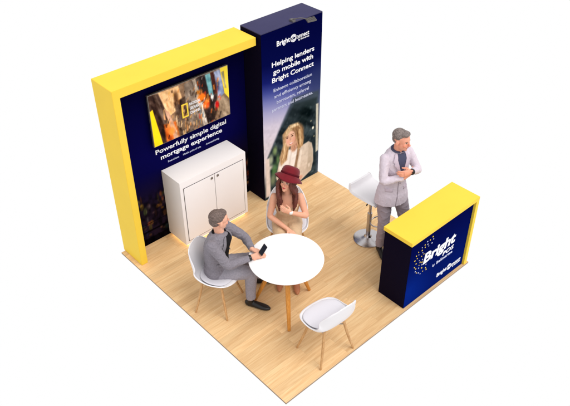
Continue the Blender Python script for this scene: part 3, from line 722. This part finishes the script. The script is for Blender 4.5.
def head_paint(H, skin, female=False, beard=None, lips=(190, 110, 100)):
    k = 0.95 if female else 1.0
    Hi = np.array(H.inverted())
    def fn(co):
        q = (np.c_[co, np.ones(len(co))] @ Hi.T)[:, :3]/k
        c = np.tile(np.array(skin, float), (len(co), 1))
        def mix(mask, col):
            nonlocal c
            m = np.clip(mask, 0, 1)[:, None]; c = c*(1-m)+np.array(col, float)*m
        def el(cx, cy, cz, rx, ry, rz): return np.clip((1.15-np.sqrt(((q[:, 0]-cx)/rx)**2+((q[:, 1]-cy)/ry)**2+((q[:, 2]-cz)/rz)**2))*5, 0, 1)
        rosy = tuple(np.array(skin)*np.array((1.0, .86, .84)))
        for s in (-1, 1): mix(el(s*.04, .075, -.03, .022, .03, .02)*0.5, rosy)
        mix(el(0, .11, -.024, .016, .03, .016)*0.5, rosy)
        if beard: mix(el(0, .06, -.085, .06, .07, .042)*0.45, beard)
        mix(el(0, .096, -.0595, .022, .03, .0085), lips)
        for s in (-1, 1):
            mix(el(s*.031, .085, .004, .0155, .03, .0065), (232, 224, 220)); mix(el(s*.031, .088, .004, .0075, .03, .0070), (58, 42, 36))
            mix(el(s*.031, .085, .0115, .017, .03, .0028), (70, 48, 42))
            mix(el(s*.033, .085, .024, .019, .03, .0045)*0.85, (96, 72, 62) if not female else (80, 44, 36))
        return arr_lin(c)
    return fn

def hand(bm, wr, d, nrm, curl=0.5, thumb=1, k=1.0, spread=0.0):
    """wr wrist, d towards the fingers, nrm out of the palm, thumb = +1/-1 side"""
    d = V(d).normalized(); nrm = V(nrm); nrm = (nrm-d*nrm.dot(d)).normalized(); s = d.cross(nrm)*thumb
    wr = V(wr); L = 0.092*k
    def row(p, a, b): return list(p)+[a, b]
    loft(bm, [row(wr-d*0.01, 0.026*k, 0.019*k), row(wr+d*L*0.35, 0.034*k, 0.016*k), row(wr+d*L*0.95, 0.040*k, 0.0135*k)], side=s, n=18, cap=(.5, .6))
    for i, (o, ln) in enumerate(((0.031, .9), (0.0105, 1.0), (-0.0105, .95), (-0.031, .74))):
        p = wr+d*L*(0.97-0.04*abs(i-1))+s*o*k; dd = (d+s*(o*spread*8)).normalized(); pts = [list(p-dd*0.012)+[0.0098*k]]
        ang = 0
        for seg, sl in enumerate((0.042, 0.027, 0.021)):
            ang += curl*(0.75 if seg == 0 else 0.85); q = dd*math.cos(ang)+nrm*math.sin(ang)
            p = p+q*sl*k*ln; pts.append(list(p)+[(0.0092-0.0012*seg)*k])
        loft(bm, pts, n=12, sub=3)
    p = wr+d*0.022*k+s*0.026*k; q = (d*0.62+s*0.62+nrm*0.45).normalized(); pts = [list(p)+[0.0135*k]]
    p = p+q*0.038*k; pts.append(list(p)+[0.0125*k]); q = (d*0.85+s*0.1+nrm*0.5).normalized(); p = p+q*0.032*k; pts.append(list(p)+[0.0105*k]); p = p+q*0.022*k; pts.append(list(p)+[0.009*k])
    loft(bm, pts, n=12, sub=3)

def chain(pts, rad): return [list(p)+([r] if isinstance(r, (int, float)) else list(r)) for p, r in zip(pts, rad)]
def mid(a, b, t=0.5): return V(a).lerp(V(b), t)
def arm(bm, S, E, Wp, r=(0.052, 0.047, 0.041, 0.039, 0.036, 0.027), cap=(1, 0), upto=1.0):
    S, E, Wp = V(S), V(E), V(Wp)
    pts = [S, mid(S, E, .5), mid(S, E, .93), mid(E, Wp, .09), mid(E, Wp, .45), mid(E, Wp, upto)]
    loft(bm, chain(pts, r), n=22, cap=cap, sub=3)
def leg(bm, Hp, K, A, r=(0.088, 0.075, 0.06, 0.056, 0.054, 0.038), cap=(1, 0), upto=1.0):
    Hp, K, A = V(Hp), V(K), V(A)
    pts = [Hp, mid(Hp, K, .5), mid(Hp, K, .92), mid(K, A, .08), mid(K, A, .4), mid(K, A, upto)]
    loft(bm, chain(pts, r), n=24, cap=cap, sub=3)
def shoe(bm, A, toe, w=0.046, hgt=0.085):
    A, T = V(A), V(toe); d = T-A; d.z = 0; Lg = d.length; d.normalize(); z0 = min(A.z-0.08, 0)*0
    b = V((A.x, A.y, T.z-0.032))
    s = V((-d.y, d.x, 0))
    loft(bm, [list(b-d*0.055+V((0, 0, .034)))+[0.026, 0.034], list(b-d*0.03+V((0, 0, .040)))+[0.036, 0.046], list(b+d*0.03+V((0, 0, .038)))+[0.037, 0.044],
              list(b+d*Lg*0.62+V((0, 0, .028)))+[w, 0.032], list(b+d*Lg*0.88+V((0, 0, .023)))+[w*0.86, 0.024], list(b+d*Lg*1.02+V((0, 0, .02)))+[w*0.5, 0.018]], side=s, n=24, cap=(.5, .8), sub=3)
    loft(bm, [list(A+V((0, 0, 0.02)))+[0.040], list(b+d*0.0+V((0, 0, 0.045)))+[0.038]], side=s, n=18, cap=(0, 0))
def torso(bm, rows, cap=(1, 1), add=0.0):
    """rows: centre, right vector, half width, half depth"""
    loft(bm, [list(c)+[a+add, b+add] for c, s, a, b in rows], sides=[tuple(s) for c, s, a, b in rows], n=32, cap=cap, sub=4)
def rot(a): a = math.radians(a); return V((math.cos(a), math.sin(a), 0))   # right vector twisted by a

# ------------------------------------------------------------------ man in the grey suit, sitting
A = empty('person', (0.40, -1.50, 0), math.radians(-50-90), label='man in grey suit and black shirt sitting at the table holding a phone', cat='person')
Hd = frame_m((-0.005, 0.055, 1.205), yaw=-36*-1, pitch=6, roll=0)
RS, LS = V((.178, .0, .995)), V((-.165, .10, .985)); RE, LE = V((.215, .17, .765)), V((-.235, .27, .80))
RW, LW = V((.085, .385, .785)), V((-.045, .385, .792))
RH, LH = V((.085, .0, .50)), V((-.085, .0, .50)); RK, LK = V((.02, .375, .515)), V((-.20, .39, .52)); RA, LA = V((.035, .36, .10)), V((-.35, .40, .11))
RT, LT = V((.075, .575, .034)), V((-.40, .60, .034))
rowsA = [((0, 0, .485), (1, 0, 0), .165, .125), ((0, -.005, .54), (1, 0, 0), .162, .122), ((0, -.01, .66), rot(-4), .150, .112), ((0, .0, .82), rot(-10), .165, .118), ((0.005, .035, .95), rot(-16), .172, .108), ((0.005, .05, 1.01), rot(-16), .125, .085), ((0, .055, 1.05), rot(-14), .065, .06)]
def bodyA(bm):
    torso(bm, rowsA, add=-0.022); head(bm, Hd)
    loft(bm, [(0, .045, 1.0, .060, .058), (-0.0, .045, 1.07, .052, .054), tuple(Hd @ V((0, -0.02, -0.04)))+(.052, .056)], n=24)
    arm(bm, RS, RE, RW, (.036, .036, .034, .033, .031, .026)); arm(bm, LS, LE, LW, (.036, .036, .034, .033, .031, .026))
    leg(bm, RH, RK, RA); leg(bm, LH, LK, LA)
    for a, t in ((RA, RT), (LA, LT)): loft(bm, [tuple(a)+(.036,), (a.x, a.y, .055, .028), (t.x*.7+a.x*.3, t.y*.7+a.y*.3, .026, .013)], n=14)
    hand(bm, RW+V((-.01, .012, .004)), (-.35, 1, .12), (-.85, .0, -.35), curl=0.62, thumb=-1)
    hand(bm, LW+V((0, .012, 0)), (.45, 1, -.06), (.2, 0, -1), curl=0.35, thumb=1)
sculpt('body', bodyA, M['skin'], A, 0.005, 3, color=head_paint(Hd, (224, 168, 142), beard=(176, 150, 138)))
def jacketA(bm):
    torso(bm, rowsA[:-1]+[((0, .052, 1.035), rot(-14), .082, .072)], add=0.012, cap=(.3, .2))
    for S, E, Wp in ((RS, RE, RW), (LS, LE, LW)): arm(bm, S, E, Wp, (.062, .057, .052, .051, .045, .036), upto=0.95)
    for S in (RS, LS): ball(bm, S+V((0, 0, 0.0)), (.061, .062, .054))
    loft(bm, [(0, -.015, .60, .178, .135), (0, -.01, .50, .186, .145), (0, .0, .455, .188, .15)], n=28, cap=(0, 0))
fa = folds_fn(0.007, 13, (1, 1, 1.7), 3.1)
tA = sculpt('tmp', lambda bm: torso(bm, rowsA[:-1]+[((0, .052, 1.035), rot(-14), .082, .072)], add=0.013, cap=(.3, .2)), M['suit'], None, 0.008, 2)
jA = sculpt('suit_jacket', jacketA, M['suit'], A, 0.006, 3, folds=fa)
def trouA(bm):
    torso(bm, rowsA[:2], add=0.006)
    leg(bm, RH, RK, RA, (.098, .088, .076, .072, .064, .056), upto=0.93); leg(bm, LH, LK, LA, (.098, .088, .076, .072, .064, .056), upto=0.93)
sculpt('trousers', trouA, M['suit2'], A, 0.006, 3, folds=folds_fn(0.006, 11, (1, 1, 1), 8.2))
for a, t in ((RA, RT), (LA, LT)): sculpt('shoe', lambda bm: shoe(bm, a, t), M['leather'], A, 0.005, 3, flat0=True)
CH = frame_m((-.005, .05, 1.0), yaw=-12)
drape('shirt_front', [(-.05, .035), (.05, .035), (.075, -.04), (.105, -.16), (.10, -.30), (.05, -.40), (-.05, -.40), (-.11, -.30), (-.115, -.16), (-.08, -.04)], tA, CH, M['blackshirt'], A, off=0.008)
for s in (-1, 1):
    drape('lapel', [(s*.05, .045), (s*.08, .03), (s*.135, -.09), (s*.118, -.11), (s*.135, -.14), (s*.12, -.30), (s*.10, -.36), (s*.095, -.16), (s*.068, -.03)], tA, CH, M['suit'], A, off=0.012)
for s in (-1, 1): drape('pocket_flap', [(s*.10, -.30), (s*.165, -.295), (s*.165, -.335), (s*.10, -.34)], tA, CH, M['suit'], A, off=.012, thick=.006)
bm = bmesh.new(); loft(bm, [(-.0+.066*math.cos(t), .045+.064*math.sin(t), 1.045+.008*math.sin(t)*-1, .010, .016) for t in np.linspace(PI*0.62, PI*2.38, 16)], n=10, sub=2, side=(0, 0, 1)); from_bm('collar', bm, M['blackshirt'], A)
def hairA(bm, H=Hd):
    def B(c, r): ball(bm, H @ V(c), 1, H.to_3x3().to_4x4() @ Matrix.Diagonal((*r, 1)))
    B((0, -.028, .050), (.080, .093, .080)); B((0, -.052, .0), (.070, .062, .062)); B((0, .03, .088), (.056, .048, .030))
def hair_trim(o, H, zc=-0.015):
    pass
sculpt('hair', hairA, M['hair_grey'], A, 0.005, 3, folds=folds_fn(0.0025, 40, (1, 1, .6), 2))
bm = bmesh.new(); wd = (RW-RE).normalized(); loft(bm, [tuple(RW-wd*.012)+(.034,), tuple(RW+wd*.012)+(.034,)], n=24, cap=(0, 0)); from_bm('wristwatch', bm, M['leather'], A)
ph = empty('mobile_phone', (0,0,0), label='black mobile phone held over the table by the seated man', cat='phone')
wm = Matrix.Translation((0.40, -1.50, 0)) @ Matrix.Rotation(math.radians(-140), 4, 'Z')
pc = wm @ (V((.005, .515, .845))); ph.location = pc; ph.rotation_euler = (math.radians(25), math.radians(58), math.radians(-48))
box_obj('case', (-.031, -.064, -.004), (.031, .064, .004), M['black'], ph, bev=0.003); 
M['glass'] = material('phone_glass', (30, 32, 40), 0.12, 0.5); box_obj('display', (-.028, -.059, .0042), (.028, .059, .0052), M['glass'], ph)

bpy.data.objects.remove(tA)
# ------------------------------------------------------------------ woman with the hat, sitting
Wn = empty('person', (1.51, -1.43, 0), math.radians(-132-90), label='woman in a burgundy hat and tan dress sitting behind the table', cat='person')
Hw = frame_m((-.005, .065, 1.165), yaw=-26, pitch=-14, roll=-4)
RS, LS = V((.150, .035, .925)), V((-.150, .035, .925)); RE, LE = V((.205, .09, .68)), V((-.225, .13, .71)); RW, LW = V((-.005, .27, .625)), V((-.035, .235, .845))
RH, LH = V((.08, .0, .52)), V((-.08, .0, .52)); RK, LK = V((.075, .42, .50)), V((-.075, .42, .50)); RA, LA = V((.09, .46, .10)), V((-.10, .52, .10)); RT, LT = V((.10, .66, .034)), V((-.11, .71, .034))
rowsW = [((0, .0, .46), (1, 0, 0), .165, .13), ((0, .0, .54), (1, 0, 0), .160, .118), ((0, .0, .66), (1, 0, 0), .118, .092), ((0, .025, .80), (1, 0, 0), .140, .108), ((0, .035, .90), (1, 0, 0), .150, .085), ((0, .04, .955), (1, 0, 0), .105, .065), ((0, .04, .985), (1, 0, 0), .05, .05)]
def bodyW(bm):
    torso(bm, rowsW, add=-0.004); head(bm, Hw, True)
    for s in (-1, 1): ball(bm, (s*.062, .105, .81), (.052, .045, .052))
    loft(bm, [(0, .04, .94, .052, .05), (0, .045, 1.02, .042, .044), tuple(Hw @ V((0, -.015, -.05)))+(.045, .05)], n=24)
    for S, E, Wp in ((RS, RE, RW), (LS, LE, LW)): arm(bm, S, E, Wp, (.045, .040, .035, .035, .031, .022))
    leg(bm, RH, RK, RA, (.085, .072, .056, .053, .048, .032)); leg(bm, LH, LK, LA, (.085, .072, .056, .053, .048, .032))
    for a, t in ((RA, RT), (LA, LT)): loft(bm, [tuple(a)+(.032,), (a.x, a.y, .05, .026), (t.x*.7+a.x*.3, t.y*.7+a.y*.3, .026, .012)], n=14)
    hand(bm, RW, (-.8, .75, -.25), (0, .1, -1), curl=0.3, thumb=-1, k=.88)
    hand(bm, LW, (.75, .15, .5), (0.1, -1, 0), curl=0.5, thumb=-1, k=.88)
sculpt('body', bodyW, M['skin'], Wn, 0.005, 3, color=head_paint(Hw, (232, 172, 142), True, lips=(188, 70, 72)))
def dressW(bm):
    torso(bm, rowsW[:3]+[((0, .025, .80), (1, 0, 0), .141, .110), ((0, .033, .855), (1, 0, 0), .146, .096)], add=0.008, cap=(.4, 0))
    for s in (-1, 1): ball(bm, (s*.062, .107, .805), (.056, .050, .050))
    for Hh, K in ((RH, RK), (LH, LK)):
        loft(bm, [tuple(Hh)+(.105,), tuple(mid(Hh, K, .5))+(.094,), tuple(mid(Hh, K, .98))+(.083,)], n=24, cap=(1, .2))
    loft(bm, [(0, .08, .50, .10, .07), (0, .30, .50, .09, .065)], n=24)
sculpt('dress', dressW, M['tan'], Wn, 0.006, 3, folds=folds_fn(0.005, 16, (1, 1, .7), 5))
for a, t in ((RA, RT), (LA, LT)): sculpt('shoe', lambda bm: shoe(bm, a-V((0, 0, .02)), t, w=.038), M['shoe_tan'], Wn, 0.005, 3, flat0=True)
def hairW(bm):
    P = lambda c: tuple(Hw @ V(c))
    ball(bm, Hw @ V((0, -.03, .02)), 1, Hw.to_3x3().to_4x4() @ Matrix.Diagonal((.084, .088, .090, 1)))
    rs = np.random.RandomState(3)
    for s in (-1, 1):
        for j in range(6):
            o = (j-2.5)*0.017; ph_ = rs.uniform(0, 6)
            pts = [P((s*.070, .03+o, .03)), P((s*.086, .025+o, -.05)), (s*(.098+.008*math.sin(ph_)), .085+o*1.1, 1.03), (s*(.088+.014*math.sin(ph_+2)), .115+o*.9, .955), (s*(.094+.016*math.sin(ph_+3.5)), .125+o*.8, .88), (s*(.084+.012*math.sin(ph_+5)), .14+o*.5, .82-.02*rs.rand())]
            loft(bm, chain(pts, (.016, .021, .024, .023, .018, .007)), n=12, sub=4)
    for j in range(5):
        x = (j-2)*.03; loft(bm, chain([P((x, -.09, .0)), (x*1.3, -.03, 1.04), (x*1.5, -.065, .95), (x*1.3, -.07, .86)], (.028, .03, .026, .008)), n=12)
sculpt('hair', hairW, M['hair_brown'], Wn, 0.005, 2, folds=folds_fn(0.006, 38, (1.6, 1.6, .5), 1))
def brim(t):  # drooping, wavy
    return 0.012*math.sin(2*t+.6)+.006*math.sin(3*t)
HM = Hw @ Matrix.Translation((0, -.030, .062)) @ Matrix.Rotation(math.radians(24), 4, 'X')
bm = bmesh.new(); n = 72; rings = []
for r, z, wv in ((.176, -.058, 1.3), (.170, -.044, 1.2), (.146, -.018, .85), (.120, .000, .4), (.112, .010, .1), (.112, .030, 0), (.110, .056, 0), (.103, .080, 0), (.086, .100, 0), (.056, .110, 0), (.028, .111, 0), (.002, .110, 0)):
    rings.append([bm.verts.new(HM @ V((r*.93*math.cos(2*PI*k/n), r*(1.06 if math.sin(2*PI*k/n) < 0 else 1.06-.16*max(0, wv-.3)*math.sin(2*PI*k/n))*math.sin(2*PI*k/n), z+wv*brim(2*PI*k/n)))) for k in range(n)])
for i in range(len(rings)-1):
    for k in range(n): bm.faces.new((rings[i][k], rings[i][(k+1) % n], rings[i+1][(k+1) % n], rings[i+1][k]))
bm.faces.new(rings[-1])
hat = from_bm('hat', bm, M['burgundy'], Wn, angle=None); bake(hat, [('SOLIDIFY', dict(thickness=.004, offset=0))])
for p in hat.data.polygons: p.use_smooth = True
bm = bmesh.new(); lo = []
for z in (.010, .030):
    lo.append([bm.verts.new(HM @ V((.116*.93*math.cos(2*PI*k/n), .116*1.06*math.sin(2*PI*k/n), z))) for k in range(n)])
for k in range(n): bm.faces.new((lo[0][k], lo[0][(k+1) % n], lo[1][(k+1) % n], lo[1][k]))
hb = from_bm('hat_band', bm, M['hatband'], hat, angle=None); bake(hb, [('SOLIDIFY', dict(thickness=.003, offset=0))])
wd = (LW-LE).normalized(); bm = bmesh.new(); loft(bm, [tuple(LW-wd*.016)+(.0255,), tuple(LW+wd*.0)+(.0255,)], n=24, cap=(0, 0)); wt = from_bm('wristwatch', bm, M['silver'], Wn)
bm = bmesh.new(); ball(bm, LW-wd*.008+V((0, .022, .008)), (.019, .010, .019)); from_bm('watch_face', bm, M['silver'], wt)

# ------------------------------------------------------------------ man in the lilac blazer, standing
S_ = empty('person', (2.475, -2.20, 0), math.radians(-106-90), label='man in pale lilac blazer standing with crossed arms behind the yellow counter', cat='person')
Hs = frame_m((.0, .075, 1.665), yaw=24, pitch=4, roll=0)
RS, LS = V((.162, .02, 1.435)), V((-.162, .015, 1.435)); RE, LE = V((.222, .12, 1.20)), V((-.240, .125, 1.225)); RW, LW = V((.01, .225, 1.255)), V((-.045, .262, 1.335))
RH, LH = V((.09, .0, .93)), V((-.09, .0, .93)); RK, LK = V((.105, .05, .50)), V((-.17, .09, .50)); RA, LA = V((.09, .0, .095)), V((-.23, .02, .095)); RT, LT = V((.13, .20, .034)), V((-.26, .21, .034))
rowsS = [((0, 0, .88), (1, 0, 0), .158, .110), ((0, 0, .98), (1, 0, 0), .155, .108), ((0, .01, 1.12), (1, 0, 0), .136, .102), ((0, .015, 1.28), (1, 0, 0), .154, .112), ((0, .015, 1.42), (1, 0, 0), .156, .100), ((0, .02, 1.485), (1, 0, 0), .118, .082), ((0, .03, 1.52), (1, 0, 0), .065, .06)]
def bodyS(bm):
    torso(bm, rowsS, add=-.022); head(bm, Hs)
    loft(bm, [(0, .025, 1.47, .062, .06), (0, .035, 1.54, .054, .056), tuple(Hs @ V((0, -.02, -.04)))+(.052, .056)], n=24)
    arm(bm, RS, RE, RW, (.036, .036, .034, .033, .031, .026)); arm(bm, LS, LE, LW, (.036, .036, .034, .033, .031, .026)); leg(bm, RH, RK, RA); leg(bm, LH, LK, LA)
    for a, t in ((RA, RT), (LA, LT)): loft(bm, [tuple(a)+(.036,), (a.x, a.y, .055, .028), (t.x*.7+a.x*.3, t.y*.7+a.y*.3, .026, .013)], n=14)
    hand(bm, LW, (1, -.12, -.06), (0, -1, -.1), curl=0.42, thumb=-1)
    hand(bm, RW, (-1, -.25, .25), (0, -1, 0), curl=0.2, thumb=1)
sculpt('body', bodyS, M['skin'], S_, 0.005, 3, color=head_paint(Hs, (228, 158, 132), beard=(196, 150, 136)))
def jacketS(bm):
    torso(bm, [((0, .0, .80), (1, 0, 0), .200, .152), ((0, .0, .90), (1, 0, 0), .188, .140), ((0, 0, .98), (1, 0, 0), .170, .122)]+rowsS[2:-1]+[((0, .025, 1.512), (1, 0, 0), .080, .070)], add=.013, cap=(0, .2))
    for S, E, Wp in ((RS, RE, RW), (LS, LE, LW)): arm(bm, S, E, Wp, (.056, .053, .049, .049, .044, .036), upto=0.94)
    for S in (RS, LS): ball(bm, S+V((0, 0, -.004)), (.057, .058, .052))
tS = sculpt('tmp', lambda bm: torso(bm, rowsS[1:-1]+[((0, .025, 1.512), (1, 0, 0), .080, .070)], add=.016, cap=(0, .2)), M['lilac'], None, .008, 2)
jS = sculpt('blazer', jacketS, M['lilac'], S_, 0.006, 3, folds=folds_fn(0.006, 9, (1.2, 1.2, .9), 12))
CH = frame_m((0, .03, 1.47))
# shirt and lapels above the folded arms
drape('shirt_front', [(-.05, .035), (.05, .035), (.055, -.03), (.02, -.17), (0, -.20), (-.02, -.17), (-.055, -.03)], tS, CH, M['bluegrey'], S_, off=.008)
for s in (-1, 1):
    drape('lapel', [(s*.05, .045), (s*.08, .03), (s*.11, -.05), (s*.09, -.07), (s*.10, -.09), (s*.035, -.19), (s*.005, -.215), (s*.025, -.16), (s*.058, -.03)], tS, CH, M['lilac_d'], S_, off=.012)
bm = bmesh.new(); loft(bm, [(.066*math.cos(t), .028+.064*math.sin(t), 1.525-.010*math.sin(t), .011, .017) for t in np.linspace(PI*0.60, PI*2.40, 16)], n=10, sub=2, side=(0, 0, 1)); from_bm('collar', bm, M['bluegrey'], S_)
drape('front_edge', [(.004, -.30), (.012, -.30), (.022, -.50), (.05, -.66), (.042, -.66), (.012, -.50)], jS, CH, M['mauve'], S_, off=.003, thick=.003, step=.008)
for s in (-1, 1): drape('pocket_flap', [(s*.075, -.43), (s*.150, -.425), (s*.150, -.465), (s*.075, -.47)], jS, CH, M['lilac_d'], S_, off=.006, thick=.006)
bm = bmesh.new(); ball(bm, (.006, .150, 1.125), (.010, .006, .010)); from_bm('button', bm, M['mauve'], S_)
def trouS(bm):
    torso(bm, rowsS[:2], add=-.004)
    leg(bm, RH, RK, RA, (.094, .085, .072, .068, .062, .056), upto=.95); leg(bm, LH, LK, LA, (.094, .085, .072, .068, .062, .056), upto=.95)
sculpt('trousers', trouS, M['mauve'], S_, .006, 3, folds=folds_fn(.006, 10, (1, 1, 1.3), 6))
for a, t in ((RA, RT), (LA, LT)): sculpt('shoe', lambda bm: shoe(bm, a, t), M['leather'], S_, .005, 3, flat0=True)
def hairS(bm, H=Hs):
    def B(c, r): ball(bm, H @ V(c), 1, H.to_3x3().to_4x4() @ Matrix.Diagonal((*r, 1)))
    B((0, -.028, .050), (.080, .092, .078)); B((0, -.052, .0), (.070, .058, .055)); B((0, .035, .093), (.060, .050, .030)); B((.02, .05, .102), (.036, .035, .022))
sculpt('hair', hairS, M['hair_salt'], S_, .005, 3, folds=folds_fn(.003, 40, (1, .5, 1), 9))
wd = (LW-LE).normalized(); bm = bmesh.new(); loft(bm, [tuple(LW-wd*.02)+(.037,), tuple(LW+wd*.004)+(.034,)], n=24, cap=(0, 0)); wt = from_bm('wristwatch', bm, M['leather'], S_)
bm = bmesh.new(); ball(bm, LW-wd*.008+V((0, .034, .012)), (.020, .009, .020)); from_bm('watch_face', bm, M['black'], wt)
bpy.data.objects.remove(tS)
